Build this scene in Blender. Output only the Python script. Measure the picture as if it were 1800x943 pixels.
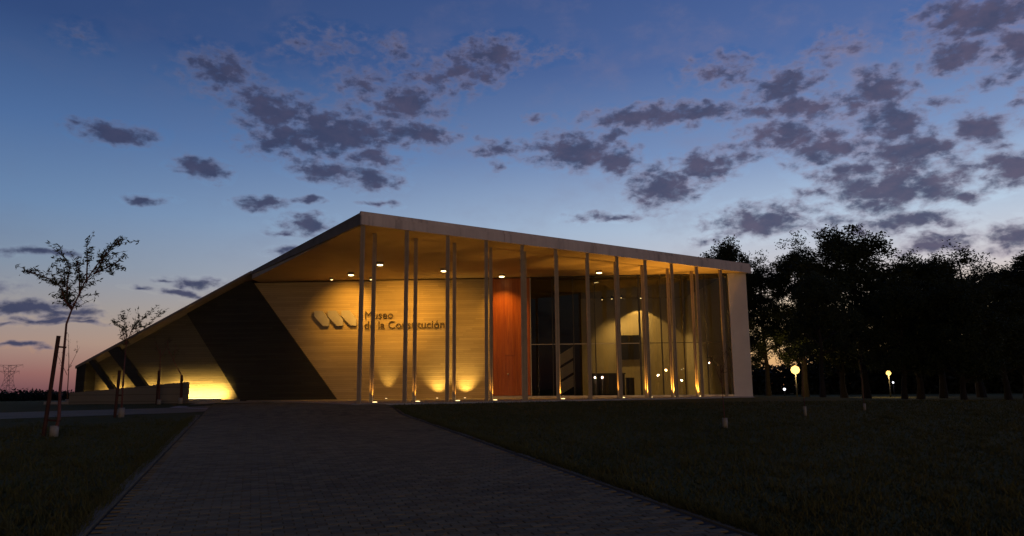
import bpy, bmesh, math, random
from mathutils import Vector, Matrix

R = math.radians
scene = bpy.context.scene
COL = scene.collection
for o in list(bpy.data.objects):
    bpy.data.objects.remove(o)

# ------------------------------------------------------------------ camera
cam_data = bpy.data.cameras.new('camera')
cam = bpy.data.objects.new('camera', cam_data)
COL.objects.link(cam)
cam_data.sensor_width = 36.0
cam_data.lens = 26.0
cam_data.clip_start = 0.1
cam_data.clip_end = 3000.0
PITCH, ROLL = R(9.3), R(0.5)
fw = Vector((0, math.cos(PITCH), math.sin(PITCH)))
rt = Vector((1, 0, 0))
up = rt.cross(fw)
rt2 = rt * math.cos(ROLL) - up * math.sin(ROLL)
up2 = up * math.cos(ROLL) + rt * math.sin(ROLL)
m = Matrix((rt2, up2, -fw)).transposed().to_4x4()
m.translation = Vector((0, 0, 1.6))
cam.matrix_world = m
scene.camera = cam

# ------------------------------------------------------------------ exposure
scene.view_settings.view_transform = 'Standard'
scene.view_settings.look = 'None'
scene.view_settings.exposure = 0.0
scene.view_settings.gamma = 1.0
scene.view_settings.use_curve_mapping = False
scene.cycles.use_denoising = True
scene.cycles.max_bounces = 6
scene.cycles.diffuse_bounces = 3
scene.cycles.glossy_bounces = 3
scene.cycles.transparent_max_bounces = 12
scene.cycles.sample_clamp_indirect = 4.0

def lin(c):
    return tuple(((v / 255.0) / 12.92) if v / 255.0 <= 0.04045 else ((v / 255.0 + 0.055) / 1.055) ** 2.4 for v in c)

# ------------------------------------------------------------------ dusk sky
SUN_AZ, SUN_EL = 40.0, 2.0           # afterglow low behind the trees
world = bpy.data.worlds.new('World')
scene.world = world
world.use_nodes = True
wt = world.node_tree
wt.nodes.clear()

def N(tree, typ, **kw):
    n = tree.nodes.new(typ)
    for k, v in kw.items():
        setattr(n, k, v)
    return n

class G:
    """tiny helper for building node maths"""
    def __init__(self, tree):
        self.t = tree
    def put(self, sock, v):
        if isinstance(v, bpy.types.NodeSocket):
            self.t.links.new(v, sock)
        elif v is not None:
            sock.default_value = v
    def m(self, op, a, b=None, c=None, clamp=False):
        n = N(self.t, 'ShaderNodeMath', operation=op, use_clamp=clamp)
        self.put(n.inputs[0], a)
        if b is not None: self.put(n.inputs[1], b)
        if c is not None: self.put(n.inputs[2], c)
        return n.outputs[0]
    def v(self, op, a, b=None, c=None):
        n = N(self.t, 'ShaderNodeVectorMath', operation=op)
        self.put(n.inputs[0], a)
        if b is not None: self.put(n.inputs[1], b)
        if c is not None: self.put(n.inputs[2], c)
        return n.outputs['Value'] if op in ('LENGTH', 'DOT_PRODUCT') else n.outputs[0]
    def mapr(self, v, a, b, c=0.0, d=1.0, smooth=False):
        n = N(self.t, 'ShaderNodeMapRange', interpolation_type='SMOOTHSTEP' if smooth else 'LINEAR')
        self.put(n.inputs[0], v)
        for i, q in enumerate((a, b, c, d)):
            self.put(n.inputs[i + 1], q)
        return n.outputs[0]
    def mix(self, f, a, b, blend='MIX'):
        n = N(self.t, 'ShaderNodeMix', data_type='RGBA', blend_type=blend)
        self.put(n.inputs[0], f)
        for s, q in ((n.inputs[6], a), (n.inputs[7], b)):
            self.put(s, (*q, 1.0) if isinstance(q, tuple) and len(q) == 3 else q)
        return n.outputs[2]
    def ramp(self, f, stops, interp='LINEAR'):
        n = N(self.t, 'ShaderNodeValToRGB')
        n.color_ramp.interpolation = interp
        e = n.color_ramp.elements
        while len(e) < len(stops):
            e.new(0.5)
        for i, (p, c) in enumerate(stops):
            e[i].position = p
            e[i].color = (*c, 1.0)
        self.put(n.inputs[0], f)
        return n.outputs[0]
    def noise(self, vec, scale, detail=4.0, rough=0.5, lac=2.0, dist=0.0, color=False):
        n = N(self.t, 'ShaderNodeTexNoise')
        if vec is not None: self.put(n.inputs['Vector'], vec)
        n.inputs['Scale'].default_value = scale
        n.inputs['Detail'].default_value = detail
        n.inputs['Roughness'].default_value = rough
        n.inputs['Lacunarity'].default_value = lac
        n.inputs['Distortion'].default_value = dist
        return n.outputs['Color'] if color else n.outputs['Fac']

g = G(wt)
tc = N(wt, 'ShaderNodeTexCoord')
sep = N(wt, 'ShaderNodeSeparateXYZ')
wt.links.new(tc.outputs['Generated'], sep.inputs[0])
az = g.m('MULTIPLY', g.m('ARCTAN2', sep.outputs[0], sep.outputs[1]), 180 / math.pi)
el = g.m('MULTIPLY', g.m('ARCSINE', sep.outputs[2]), 180 / math.pi)
# position on the ramps: elevation -2..90 degrees, stretched near the horizon by a square root
def rp(e):
    return math.sqrt(max(0.0, (e + 2.0) / 92.0))
elp = g.m('SQRT', g.m('MAXIMUM', g.m('DIVIDE', g.m('ADD', el, 2.0), 92.0), 0.0))
away = [(-2, (66, 44, 54)), (0, (106, 66, 74)), (1.3, (146, 98, 94)), (3.3, (168, 141, 128)), (5.5, (154, 148, 147)), (8.5, (130, 147, 166)),
        (12.5, (104, 135, 173)), (18, (74, 108, 157)), (24.5, (42, 71, 121)), (32, (34, 60, 106)), (45, (24, 45, 88)), (90, (14, 28, 62))]
glow = [(-2, (110, 70, 50)), (0, (196, 130, 84)), (2, (236, 186, 122)), (5, (238, 208, 160)), (8, (214, 206, 206)), (12, (184, 203, 224)),
        (17.5, (122, 150, 194)), (24, (76, 107, 163)), (30, (55, 88, 146)), (38, (40, 68, 122)), (50, (26, 48, 94)), (90, (14, 28, 62))]
sky_a = g.ramp(elp, [(rp(e), lin(c)) for e, c in away])
sky_b = g.ramp(elp, [(rp(e), lin(c)) for e, c in glow])
cosd = g.m('COSINE', g.m('MULTIPLY', g.m('SUBTRACT', az, SUN_AZ), math.pi / 180))
gl = g.mapr(cosd, 0.2, 0.97, 0.0, 1.0)
gl = g.m('POWER', gl, 1.5)
sky = g.mix(gl, sky_a, sky_b)
dim = g.mapr(cosd, -0.8, 0.25, 0.20, 1.0, smooth=True)      # the side away from the afterglow is already night-dark
# altocumulus: soft patches placed by azimuth and elevation (degrees), torn up by noise
CLOUDS = [
    (-22.45, 22.56, 3.06, 1.46, 0.8), (-19.07, 20.59, 2.73, 1.79, 0.9), (-15.64, 25.14, 3.09, 1.17, 0.35), (-13.47, 19.22, 4.88, 1.86, 1.0),
    (-17.52, 18.7, 2.98, 1.43, 0.9), (-15.15, 17.98, 3.47, 1.04, 0.8), (-10.74, 15.77, 1.86, 0.73, 1.0), (-7.46, 19.31, 2.96, 0.93, 0.95),
    (-8.4, 21.58, 2.97, 1.16, 1.0), (-11.58, 22.86, 2.71, 1.22, 0.6), (-1.25, 25.46, 2.58, 1.29, 0.9), (-3.82, 24.21, 2.8, 1.14, 0.8),
    (-6.36, 23.11, 2.31, 1.23, 0.7), (2.03, 25.22, 3.26, 0.73, 0.35), (-28.76, 17.38, 2.24, 0.64, 0.9), (-31.4, 17.73, 1.16, 0.41, 0.5),
    (-23.24, 15.79, 1.56, 0.56, 1.0), (-27.01, 13.09, 1.24, 0.35, 1.0), (-18.94, 13.58, 1.64, 0.54, 1.0), (-15.65, 14.04, 1.35, 0.38, 0.9),
    (-15.79, 12.21, 1.85, 0.59, 0.9), (-17.84, 11.68, 0.9, 0.25, 0.8), (-16.89, 10.59, 1.16, 0.3, 0.9), (-14.45, 16.22, 2.6, 0.76, 0.9),
    (-0.83, 18.55, 1.56, 0.69, 0.7), (-0.61, 17.25, 0.91, 0.35, 0.7), (-14.14, 26.27, 2.69, 0.78, 0.3), (-9.15, 25.24, 1.84, 1.0, 0.6),
    (-31.87, 23.16, 1.73, 0.88, 0.25), (-16.96, 20.39, 2.57, 1.62, 0.7), (-11.22, 17.45, 2.67, 0.76, 0.8), (-10.48, 13.98, 1.1, 0.26, 0.7),
    (5.11, 18.09, 3.61, 1.2, 1.0), (8.25, 17.44, 1.87, 1.36, 1.0), (9.71, 20.45, 3.76, 0.83, 1.0), (15.89, 20.56, 2.74, 0.57, 0.9),
    (13.27, 20.48, 2.17, 0.9, 0.8), (16.69, 23.19, 2.95, 1.03, 0.6), (11.94, 15.31, 2.24, 1.7, 0.95), (15.22, 16.34, 2.19, 1.09, 0.95),
    (7.67, 13.1, 2.9, 0.35, 0.8), (2.65, 20.76, 0.92, 0.51, 0.5), (7.41, 19.19, 1.8, 0.68, 0.7), (21.2, 21.61, 2.58, 1.17, 0.95),
    (22.08, 19.82, 4.23, 0.87, 0.95), (27.69, 19.99, 2.14, 1.57, 1.0), (28.4, 17.75, 1.75, 0.98, 1.0), (21.13, 17.81, 2.93, 1.2, 0.95),
    (24.22, 16.89, 3.16, 1.26, 0.95), (29.3, 15.88, 3.2, 1.36, 1.0), (28.03, 13.54, 3.91, 1.62, 1.0), (25.59, 15.04, 2.54, 0.86, 0.8),
    (30.43, 13.02, 1.98, 0.94, 0.9), (33.91, 16.39, 1.55, 1.08, 1.0), (34.63, 14.05, 1.96, 1.08, 1.0), (32.39, 12.51, 1.27, 0.56, 0.95),
    (19.14, 12.12, 2.96, 1.16, 0.95), (28.51, 10.94, 3.2, 0.77, 0.95), (34.19, 23.54, 3.7, 1.43, 1.0), (32.63, 21.59, 2.11, 1.06, 0.9),
    (36.24, 21.08, 1.35, 1.52, 0.95), (25.52, 23.24, 2.25, 1.19, 0.5), (30.09, 9.33, 1.97, 0.76, 0.9), (34.46, 9.37, 2.08, 0.94, 0.9),
    (23.58, 13.67, 2.25, 0.56, 0.6), (34.41, 19.56, 1.86, 0.56, 0.6), (31.32, 18.74, 1.98, 0.66, 0.5), (17.8, 17.15, 2.05, 0.74, 0.7),
    (32.21, 14.08, 1.6, 0.67, 0.6), (23.8, 11.42, 2.22, 0.72, 0.7), (15.77, 10.8, 1.65, 0.42, 0.6), (37.88, 17.34, 1.96, 1.36, 0.8),
    (37.48, 11.06, 1.67, 0.87, 0.8), (-33.65, 9.2, 2.4, 0.29, 0.95), (-33.65, 5.51, 2.69, 0.51, 1.0), (-30.75, 5.02, 1.66, 0.34, 0.9),
    (-32.0, 4.55, 2.61, 0.26, 0.8), (-33.74, 2.88, 1.7, 0.18, 0.9), (-23.36, 7.91, 1.91, 0.4, 0.95), (-25.4, 7.89, 0.81, 0.2, 0.8),
    (-24.24, 7.06, 1.88, 0.24, 0.8), (-26.97, 7.17, 0.86, 0.16, 0.8), (-30.03, 4.29, 2.02, 0.15, 0.6), (-36.17, 6.8, 1.78, 0.5, 0.8),
    (-23.1, 6.59, 1.14, 0.2, 0.7), (-34.15, 4.21, 1.54, 0.18, 0.6),
]
uv = N(wt, 'ShaderNodeCombineXYZ')
wt.links.new(az, uv.inputs[0]); wt.links.new(el, uv.inputs[1])
uvs = g.v('MULTIPLY', uv.outputs[0], (1.0, 1.7, 0.0))
warp = g.noise(uvs, 0.22, 3.0, 0.55, color=True)
warp = g.v('MULTIPLY', g.v('SUBTRACT', warp, (0.5, 0.5, 0.5)), (5.0, 2.2, 0.0))
uvw = g.v('ADD', uv.outputs[0], warp)
field = None
for (a, e, ra, re_, s) in CLOUDS:
    k = 1.65
    q = g.v('MULTIPLY_ADD', uvw, (1 / (ra * k), 1 / (re_ * k), 0.0), (-a / (ra * k), -e / (re_ * k), 0.0))
    b = g.m('MULTIPLY_ADD', g.v('LENGTH', q), -s, s)
    field = b if field is None else g.m('MAXIMUM', field, b)
# beyond the frame the same broken cloud goes on at random
far = g.mapr(g.noise(uvs, 0.075, 2.0, 0.5), 0.48, 0.72, 0.0, 0.8)
outside = g.m('MAXIMUM', g.mapr(g.m('ABSOLUTE', az), 38.0, 48.0), g.mapr(el, 29.0, 36.0))
field = g.m('MAXIMUM', g.m('MAXIMUM', field, 0.0), g.m('MULTIPLY', far, outside))
puff = g.noise(uvs, 0.80, 8.0, 0.55, 2.1, 0.2)
fine = g.noise(uvs, 1.5, 6.0, 0.6)
tex = g.m('ADD', g.m('MULTIPLY', g.m('SUBTRACT', puff, 0.5), 2.3), g.m('MULTIPLY', g.m('SUBTRACT', fine, 0.5), 0.35))
dens = g.m('ADD', g.m('MULTIPLY', field, 1.55), tex)
dens = g.m('SUBTRACT', dens, 0.22)
dens = g.m('MULTIPLY', dens, g.mapr(field, 0.0, 0.15))
alpha = g.mapr(dens, -0.22, 1.0, 0.0, 0.95, smooth=True)
body = g.m('ADD', dens, g.m('MULTIPLY', g.m('SUBTRACT', g.noise(uvs, 0.9, 5.0, 0.6), 0.5), 1.1))
thick = g.mapr(body, 0.1, 0.8, 0.0, 1.0, smooth=True)
c_thin = g.mix(gl, lin((98, 102, 132)), lin((140, 128, 148)))
mauve = g.mapr(g.noise(g.v('ADD', uvs, (31.0, 7.0, 3.0)), 0.45, 5.0, 0.6), 0.38, 0.66)
c_deep = g.mix(mauve, g.mix(gl, lin((52, 60, 90)), lin((70, 74, 102))), g.mix(gl, lin((60, 65, 94)), lin((90, 84, 108))))
cloud = g.mix(thick, c_thin, c_deep)
veil = g.m('MULTIPLY', g.mapr(g.noise(g.v('ADD', uvs, (9.0, 4.0, 0.0)), 0.16, 7.0, 0.62), 0.46, 0.78, 0.0, 0.36, smooth=True), g.mapr(gl, 0.25, 1.0, 0.35, 1.0))
veil = g.m('MULTIPLY', veil, g.mapr(el, 4.0, 10.0))
sky = g.mix(veil, sky, c_thin)
sky = g.mix(alpha, sky, cloud)
bg = N(wt, 'ShaderNodeBackground')
wt.links.new(dim, bg.inputs['Strength'])
wt.links.new(sky, bg.inputs['Color'])
wo = N(wt, 'ShaderNodeOutputWorld')
wt.links.new(bg.outputs[0], wo.inputs['Surface'])
world.cycles.sampling_method = 'MANUAL'
world.cycles.sample_map_resolution = 512

# the sun has set: only a trace of warm light from where it went down
sd = bpy.data.lights.new('sun', 'SUN')
sd.energy = 0.02
sd.angle = R(12)
sd.color = (1.0, 0.62, 0.35)
sun = bpy.data.objects.new('sun', sd)
COL.objects.link(sun)
sdir = Vector((math.sin(R(SUN_AZ)) * math.cos(R(SUN_EL)), math.cos(R(SUN_AZ)) * math.cos(R(SUN_EL)), math.sin(R(SUN_EL))))
sun.rotation_euler = sdir.to_track_quat('Z', 'Y').to_euler()

# ------------------------------------------------------------------ helpers
random.seed(11)
def tag(o, label=None, cat=None, group=None, kind=None):
    if label: o['label'] = label
    if cat: o['category'] = cat
    if group: o['group'] = group
    if kind: o['kind'] = kind
    return o

def empty(name, loc=(0, 0, 0), rz=0.0, parent=None):
    o = bpy.data.objects.new(name, None)
    o.location = loc
    o.rotation_euler = (0, 0, rz)
    o.parent = parent
    COL.objects.link(o)
    return o

def mesh_obj(name, verts, faces, mat, parent=None, smooth=False):
    me = bpy.data.meshes.new(name)
    me.from_pydata([tuple(v) for v in verts], [], faces)
    me.validate()
    if mat: me.materials.append(mat)
    bm = bmesh.new(); bm.from_mesh(me)
    bmesh.ops.recalc_face_normals(bm, faces=bm.faces)
    bm.to_mesh(me); bm.free()
    if smooth:
        for p in me.polygons: p.use_smooth = True
    o = bpy.data.objects.new(name, me)
    o.parent = parent
    COL.objects.link(o)
    return o

class MB:
    def __init__(self):
        self.v, self.f = [], []
    def add(self, v, f):
        n = len(self.v)
        self.v += [tuple(p) for p in v]
        self.f += [[i + n for i in q] for q in f]
        return self
    def box(self, x0, x1, y0, y1, z0, z1):
        return self.add([(x0, y0, z0), (x1, y0, z0), (x1, y1, z0), (x0, y1, z0), (x0, y0, z1), (x1, y0, z1), (x1, y1, z1), (x0, y1, z1)],
                        [(0, 3, 2, 1), (4, 5, 6, 7), (0, 1, 5, 4), (1, 2, 6, 5), (2, 3, 7, 6), (3, 0, 4, 7)])
    def prism(self, a, b):
        """two matching loops of points joined into a closed solid"""
        n = len(a)
        f = [list(range(n))[::-1], [i + n for i in range(n)]]
        for i in range(n):
            j = (i + 1) % n
            f.append([i, j, j + n, i + n])
        return self.add(list(a) + list(b), f)
    def tube(self, pts, rad, seg=8):
        pts = [Vector(p) for p in pts]
        if not isinstance(rad, (list, tuple)): rad = [rad] * len(pts)
        rings = []
        n0 = len(self.v)
        for i, p in enumerate(pts):
            d = (pts[min(i + 1, len(pts) - 1)] - pts[max(i - 1, 0)]).normalized()
            s = d.cross(Vector((0, 0, 1)) if abs(d.z) < 0.95 else Vector((1, 0, 0))).normalized()
            t = d.cross(s)
            for k in range(seg):
                a = 2 * math.pi * k / seg
                self.v.append(tuple(p + (s * math.cos(a) + t * math.sin(a)) * rad[i]))
        for i in range(len(pts) - 1):
            for k in range(seg):
                a = n0 + i * seg + k; b = n0 + i * seg + (k + 1) % seg
                self.f.append([a, b, b + seg, a + seg])
        self.f.append([n0 + k for k in range(seg)][::-1])
        self.f.append([n0 + (len(pts) - 1) * seg + k for k in range(seg)])
        return self
    def lathe(self, prof, c=(0, 0, 0), seg=20):
        n0 = len(self.v)
        for r, z in prof:
            for k in range(seg):
                a = 2 * math.pi * k / seg
                self.v.append((c[0] + r * math.cos(a), c[1] + r * math.sin(a), c[2] + z))
        for i in range(len(prof) - 1):
            for k in range(seg):
                a = n0 + i * seg + k; b = n0 + i * seg + (k + 1) % seg
                self.f.append([a, b, b + seg, a + seg])
        self.f.append([n0 + k for k in range(seg)][::-1])
        self.f.append([n0 + (len(prof) - 1) * seg + k for k in range(seg)])
        return self
    def build(self, name, mat, parent=None, smooth=False):
        return mesh_obj(name, self.v, self.f, mat, parent, smooth)

# ------------------------------------------------------------------ materials
def material(name, fn):
    m = bpy.data.materials.new(name)
    m.use_nodes = True
    t = m.node_tree
    p = t.nodes['Principled BSDF']
    fn(G(t), p)
    return m

def pos(gg):
    return N(gg.t, 'ShaderNodeNewGeometry').outputs['Position']

def bump(gg, p, h, strength=0.3, dist=0.02):
    b = N(gg.t, 'ShaderNodeBump')
    b.inputs['Strength'].default_value = strength
    b.inputs['Distance'].default_value = dist
    gg.t.links.new(h, b.inputs['Height'])
    gg.t.links.new(b.outputs[0], p.inputs['Normal'])

def plain(name, col, rough=0.6, metal=0.0, var=0.25, scale=3.0, bs=0.1, spec=0.4):
    def fn(gg, p):
        n = gg.noise(pos(gg), scale, 6.0, 0.6)
        a = tuple(c * (1 - var) for c in col); b = tuple(min(1, c * (1 + var)) for c in col)
        gg.t.links.new(gg.mix(gg.mapr(n, 0.3, 0.7), a, b), p.inputs['Base Color'])
        p.inputs['Roughness'].default_value = rough
        p.inputs['Metallic'].default_value = metal
        p.inputs['Specular IOR Level'].default_value = spec
        if bs: bump(gg, p, gg.noise(pos(gg), scale * 14, 4.0), bs, 0.01)
    return material(name, fn)

def board_concrete(name, base, step=0.1, contrast=0.15, tilt=None):
    """in-situ concrete with the print of the shuttering boards"""
    def fn(gg, p):
        P = pos(gg)
        s = N(gg.t, 'ShaderNodeSeparateXYZ'); gg.t.links.new(P, s.inputs[0])
        wob = gg.m('MULTIPLY', gg.m('SUBTRACT', gg.noise(gg.v('MULTIPLY', P, (0.5, 0.5, 2.0)), 1.0, 2.0), 0.5), 0.012)
        zz = gg.m('DIVIDE', gg.m('ADD', s.outputs[2], wob), step)
        row = gg.m('FLOOR', zz)
        fr = gg.m('FRACT', zz)
        shift = N(gg.t, 'ShaderNodeTexWhiteNoise', noise_dimensions='1D'); gg.t.links.new(row, shift.inputs['W'])
        xx = gg.m('FLOOR', gg.m('ADD', gg.m('DIVIDE', s.outputs[0], 2.6), gg.m('MULTIPLY', shift.outputs['Value'], 7.0)))
        cv = N(gg.t, 'ShaderNodeCombineXYZ'); gg.t.links.new(xx, cv.inputs[0]); gg.t.links.new(row, cv.inputs[1])
        wn = N(gg.t, 'ShaderNodeTexWhiteNoise', noise_dimensions='2D'); gg.t.links.new(cv.outputs[0], wn.inputs['Vector'])
        grain = gg.noise(gg.v('MULTIPLY', P, (1.2, 1.2, 26.0)), 1.0, 6.0, 0.65)
        blotch = gg.noise(P, 0.55, 5.0, 0.6)
        tone = gg.m('ADD', gg.m('MULTIPLY', wn.outputs['Value'], 0.42), gg.m('ADD', gg.m('MULTIPLY', grain, 0.45), gg.m('MULTIPLY', blotch, 0.55)))
        tone = gg.mapr(tone, 0.35, 1.1, 1 - contrast * 1.6, 1 + contrast)
        edge = gg.m('MINIMUM', fr, gg.m('SUBTRACT', 1.0, fr))
        joint = gg.mapr(edge, 0.02, 0.11, 0.0, 1.0, smooth=True)
        col = gg.mix(1.0, base, tone, 'MULTIPLY')
        col = gg.mix(gg.mapr(joint, 0.0, 1.0, 0.45, 0.0), col, tuple(c * 0.35 for c in base))
        gg.t.links.new(col, p.inputs['Base Color'])
        p.inputs['Roughness'].default_value = 0.75
        p.inputs['Specular IOR Level'].default_value = 0.35
        h = gg.m('ADD', gg.m('MULTIPLY', joint, 0.6), gg.m('ADD', gg.m('MULTIPLY', wn.outputs['Value'], 0.5), gg.m('MULTIPLY', grain, 0.5)))
        bump(gg, p, h, 0.7, 0.012)
    return material(name, fn)

def emit(name, col, strength):
    m = bpy.data.materials.new(name)
    m.use_nodes = True
    t = m.node_tree
    p = t.nodes['Principled BSDF']
    p.inputs['Base Color'].default_value = (*col, 1)
    p.inputs['Emission Color'].default_value = (*col, 1)
    p.inputs['Emission Strength'].default_value = strength
    return m

M = {}
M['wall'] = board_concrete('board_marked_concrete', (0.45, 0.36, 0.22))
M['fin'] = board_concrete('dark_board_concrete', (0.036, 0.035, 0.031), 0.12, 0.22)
M['wing'] = board_concrete('shade_toned_wing_concrete', (0.12, 0.105, 0.075), 0.12, 0.15)  # same concrete as the wall, darkened for the shade high in the bays
M['roof'] = plain('roof_concrete', (0.42, 0.39, 0.37), 0.8, 0, 0.18, 1.3, 0.12)
def fascia_fn(gg, p):
    P = pos(gg)
    st = gg.noise(gg.v('MULTIPLY', P, (5.0, 5.0, 0.35)), 1.0, 6.0, 0.65)
    bl = gg.noise(P, 0.7, 5.0, 0.6)
    v = gg.m('ADD', gg.m('MULTIPLY', st, 0.6), gg.m('MULTIPLY', bl, 0.5))
    gg.t.links.new(gg.ramp(v, [(0.36, (0.36, 0.28, 0.23)), (0.52, (0.66, 0.52, 0.43)), (0.75, (0.80, 0.64, 0.53))]), p.inputs['Base Color'])
    p.inputs['Roughness'].default_value = 0.8
    bump(gg, p, gg.noise(P, 25.0, 4.0), 0.15, 0.01)
M['fascia'] = material('fascia_concrete', fascia_fn)
M['outer'] = board_concrete('pale_outer_concrete', (0.21, 0.185, 0.145), 0.3, 0.12)
M['soffit'] = plain('painted_soffit', (0.46, 0.34, 0.20), 0.7, 0, 0.10, 0.8, 0.06)
M['edge'] = plain('shaded_roof_edge', (0.20, 0.17, 0.15), 0.85, 0, 0.25, 1.5, 0.15)  # left-facing roof edge: its shade is put into the colour
M['whitewall'] = plain('white_render', (0.72, 0.69, 0.66), 0.8, 0, 0.07, 1.1, 0.1)
M['steel'] = plain('painted_steel', (0.36, 0.28, 0.21), 0.45, 0.0, 0.15, 4.0, 0.04, 0.5)
M['mullion'] = plain('dark_aluminium', (0.035, 0.032, 0.03), 0.4, 0.3, 0.2, 5.0, 0.0)
M['alu'] = plain('pale_aluminium', (0.45, 0.40, 0.34), 0.4, 0.5, 0.1, 5.0, 0.0)
M['slab'] = plain('floor_concrete', (0.36, 0.34, 0.31), 0.7, 0, 0.16, 1.5, 0.1)
M['plaster'] = plain('interior_plaster', (0.62, 0.56, 0.45), 0.85, 0, 0.06, 1.0, 0.04)
M['hallceil'] = plain('shade_toned_ceiling_board', (0.20, 0.17, 0.11), 0.8, 0, 0.08, 1.0, 0.03)  # dimness of the hall ceiling put into the board colour
M['charcoal'] = plain('charcoal_panel', (0.03, 0.03, 0.033), 0.6, 0, 0.2, 2.0, 0.05)
M['black'] = plain('black_lacquer', (0.012, 0.012, 0.013), 0.35, 0, 0.2, 3.0, 0.0)
M['signmetal'] = plain('grey_sign_metal', (0.46, 0.45, 0.43), 0.5, 0.3, 0.1, 3.0, 0.05)
M['letter'] = plain('dark_letter_metal', (0.07, 0.05, 0.035), 0.5, 0.3, 0.1, 3.0, 0.0)
M['white'] = plain('white_panel', (0.80, 0.77, 0.70), 0.6, 0, 0.06, 2.0, 0.0)
M['kerb'] = plain('kerb_concrete', (0.15, 0.12, 0.075), 0.85, 0, 0.25, 3.0, 0.3)
M['walk'] = plain('walkway_concrete', (0.22, 0.18, 0.11), 0.85, 0, 0.2, 1.2, 0.3)
M['stake'] = plain('reddish_stake_wood', (0.06, 0.022, 0.016), 0.8, 0, 0.3, 6.0, 0.2)
M['bark'] = plain('reddish_bark', (0.13, 0.05, 0.045), 0.85, 0, 0.3, 8.0, 0.3)
M['trunk'] = plain('dark_bark', (0.022, 0.017, 0.014), 0.9, 0, 0.35, 3.0, 0.5)
M['guard'] = plain('white_plastic_guard', (0.26, 0.24, 0.21), 0.6, 0, 0.15, 6.0, 0.0)
M['post'] = plain('lamp_post_paint', (0.10, 0.10, 0.10), 0.5, 0.3, 0.2, 4.0, 0.0)
M['pylon'] = plain('galvanised_steel', (0.16, 0.15, 0.16), 0.6, 0.2, 0.1, 1.0, 0.0)
WARM = (1.0, 0.46, 0.058)
M['lamp'] = emit('downlight_glow', (1.0, 0.74, 0.30), 9.0)
M['lamp_small'] = emit('small_downlight_glow', (1.0, 0.72, 0.30), 3.0)
M['uplamp'] = emit('uplight_lens_glow', (1.0, 0.72, 0.30), 4.0)
M['uplamp_dim'] = emit('dim_uplight_lens_glow', (1.0, 0.72, 0.34), 2.0)
M['strip'] = emit('strip_light_glow', (1.0, 0.80, 0.36), 6.0)
def opal(name, col, strength):
    '''lit opal glass: glows and lets the bulb's light through'''
    m = bpy.data.materials.new(name)
    m.use_nodes = True
    t = m.node_tree
    t.nodes.clear()
    e = N(t, 'ShaderNodeEmission'); e.inputs['Color'].default_value = (*col, 1); e.inputs['Strength'].default_value = strength
    tr = N(t, 'ShaderNodeBsdfTransparent'); tr.inputs['Color'].default_value = (0.92, 0.90, 0.86, 1)
    ad = N(t, 'ShaderNodeAddShader'); out = N(t, 'ShaderNodeOutputMaterial')
    t.links.new(e.outputs[0], ad.inputs[0]); t.links.new(tr.outputs[0], ad.inputs[1]); t.links.new(ad.outputs[0], out.inputs['Surface'])
    return m
M['sodium'] = opal('street_lamp_glow', (1.0, 0.60, 0.16), 1.4)
M['led'] = emit('white_lamp_glow', (0.95, 0.95, 1.0), 3.0)
M['farlamp'] = opal('far_lamp_glow', (1.0, 0.90, 0.72), 60.0)

def wood_fn(gg, p):
    P = pos(gg)
    oi = N(gg.t, 'ShaderNodeObjectInfo')
    q = gg.v('ADD', gg.v('MULTIPLY', P, (14.0, 14.0, 0.7)), gg.v('MULTIPLY', N(gg.t, 'ShaderNodeCombineXYZ').outputs[0], (0, 0, 0)))
    grain = gg.noise(q, 1.0, 7.0, 0.65, 2.0, 0.6)
    c = gg.ramp(grain, [(0.25, (0.20, 0.035, 0.010)), (0.5, (0.40, 0.105, 0.016)), (0.75, (0.50, 0.16, 0.026))])
    c = gg.mix(gg.m('MULTIPLY', oi.outputs['Random'], 0.45), c, (0.24, 0.045, 0.012))
    gg.t.links.new(c, p.inputs['Base Color'])
    p.inputs['Roughness'].default_value = 0.38
    bump(gg, p, grain, 0.15, 0.004)
M['wood'] = material('varnished_red_wood', wood_fn)

def glass_mat():
    m = bpy.data.materials.new('window_glass')
    m.use_nodes = True
    t = m.node_tree
    t.nodes.clear()
    fr = N(t, 'ShaderNodeFresnel'); fr.inputs['IOR'].default_value = 1.52
    tr = N(t, 'ShaderNodeBsdfTransparent'); tr.inputs['Color'].default_value = (0.80, 0.79, 0.72, 1)
    gs = N(t, 'ShaderNodeBsdfGlossy'); gs.inputs['Roughness'].default_value = 0.0
    mx = N(t, 'ShaderNodeMixShader'); out = N(t, 'ShaderNodeOutputMaterial')
    f2 = G(t).m('MULTIPLY', fr.outputs[0], 1.15, clamp=True)
    t.links.new(f2, mx.inputs[0]); t.links.new(tr.outputs[0], mx.inputs[1]); t.links.new(gs.outputs[0], mx.inputs[2])
    t.links.new(mx.outputs[0], out.inputs['Surface'])
    return m
M['glass'] = glass_mat()

def lawn_fn(gg, p):
    P = pos(gg)
    a = gg.noise(P, 0.35, 5.0, 0.6); b = gg.noise(P, 9.0, 6.0, 0.7)
    c = gg.mix(gg.mapr(a, 0.3, 0.7), (0.060, 0.080, 0.026), (0.105, 0.110, 0.036))
    c = gg.mix(gg.mapr(b, 0.35, 0.75), c, (0.14, 0.115, 0.05))
    gg.t.links.new(c, p.inputs['Base Color'])
    p.inputs['Roughness'].default_value = 0.95
    p.inputs['Specular IOR Level'].default_value = 0.1
    bump(gg, p, gg.m('ADD', b, gg.noise(P, 40.0, 4.0)), 0.9, 0.05)
M['lawn'] = material('mown_grass', lawn_fn)

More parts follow.
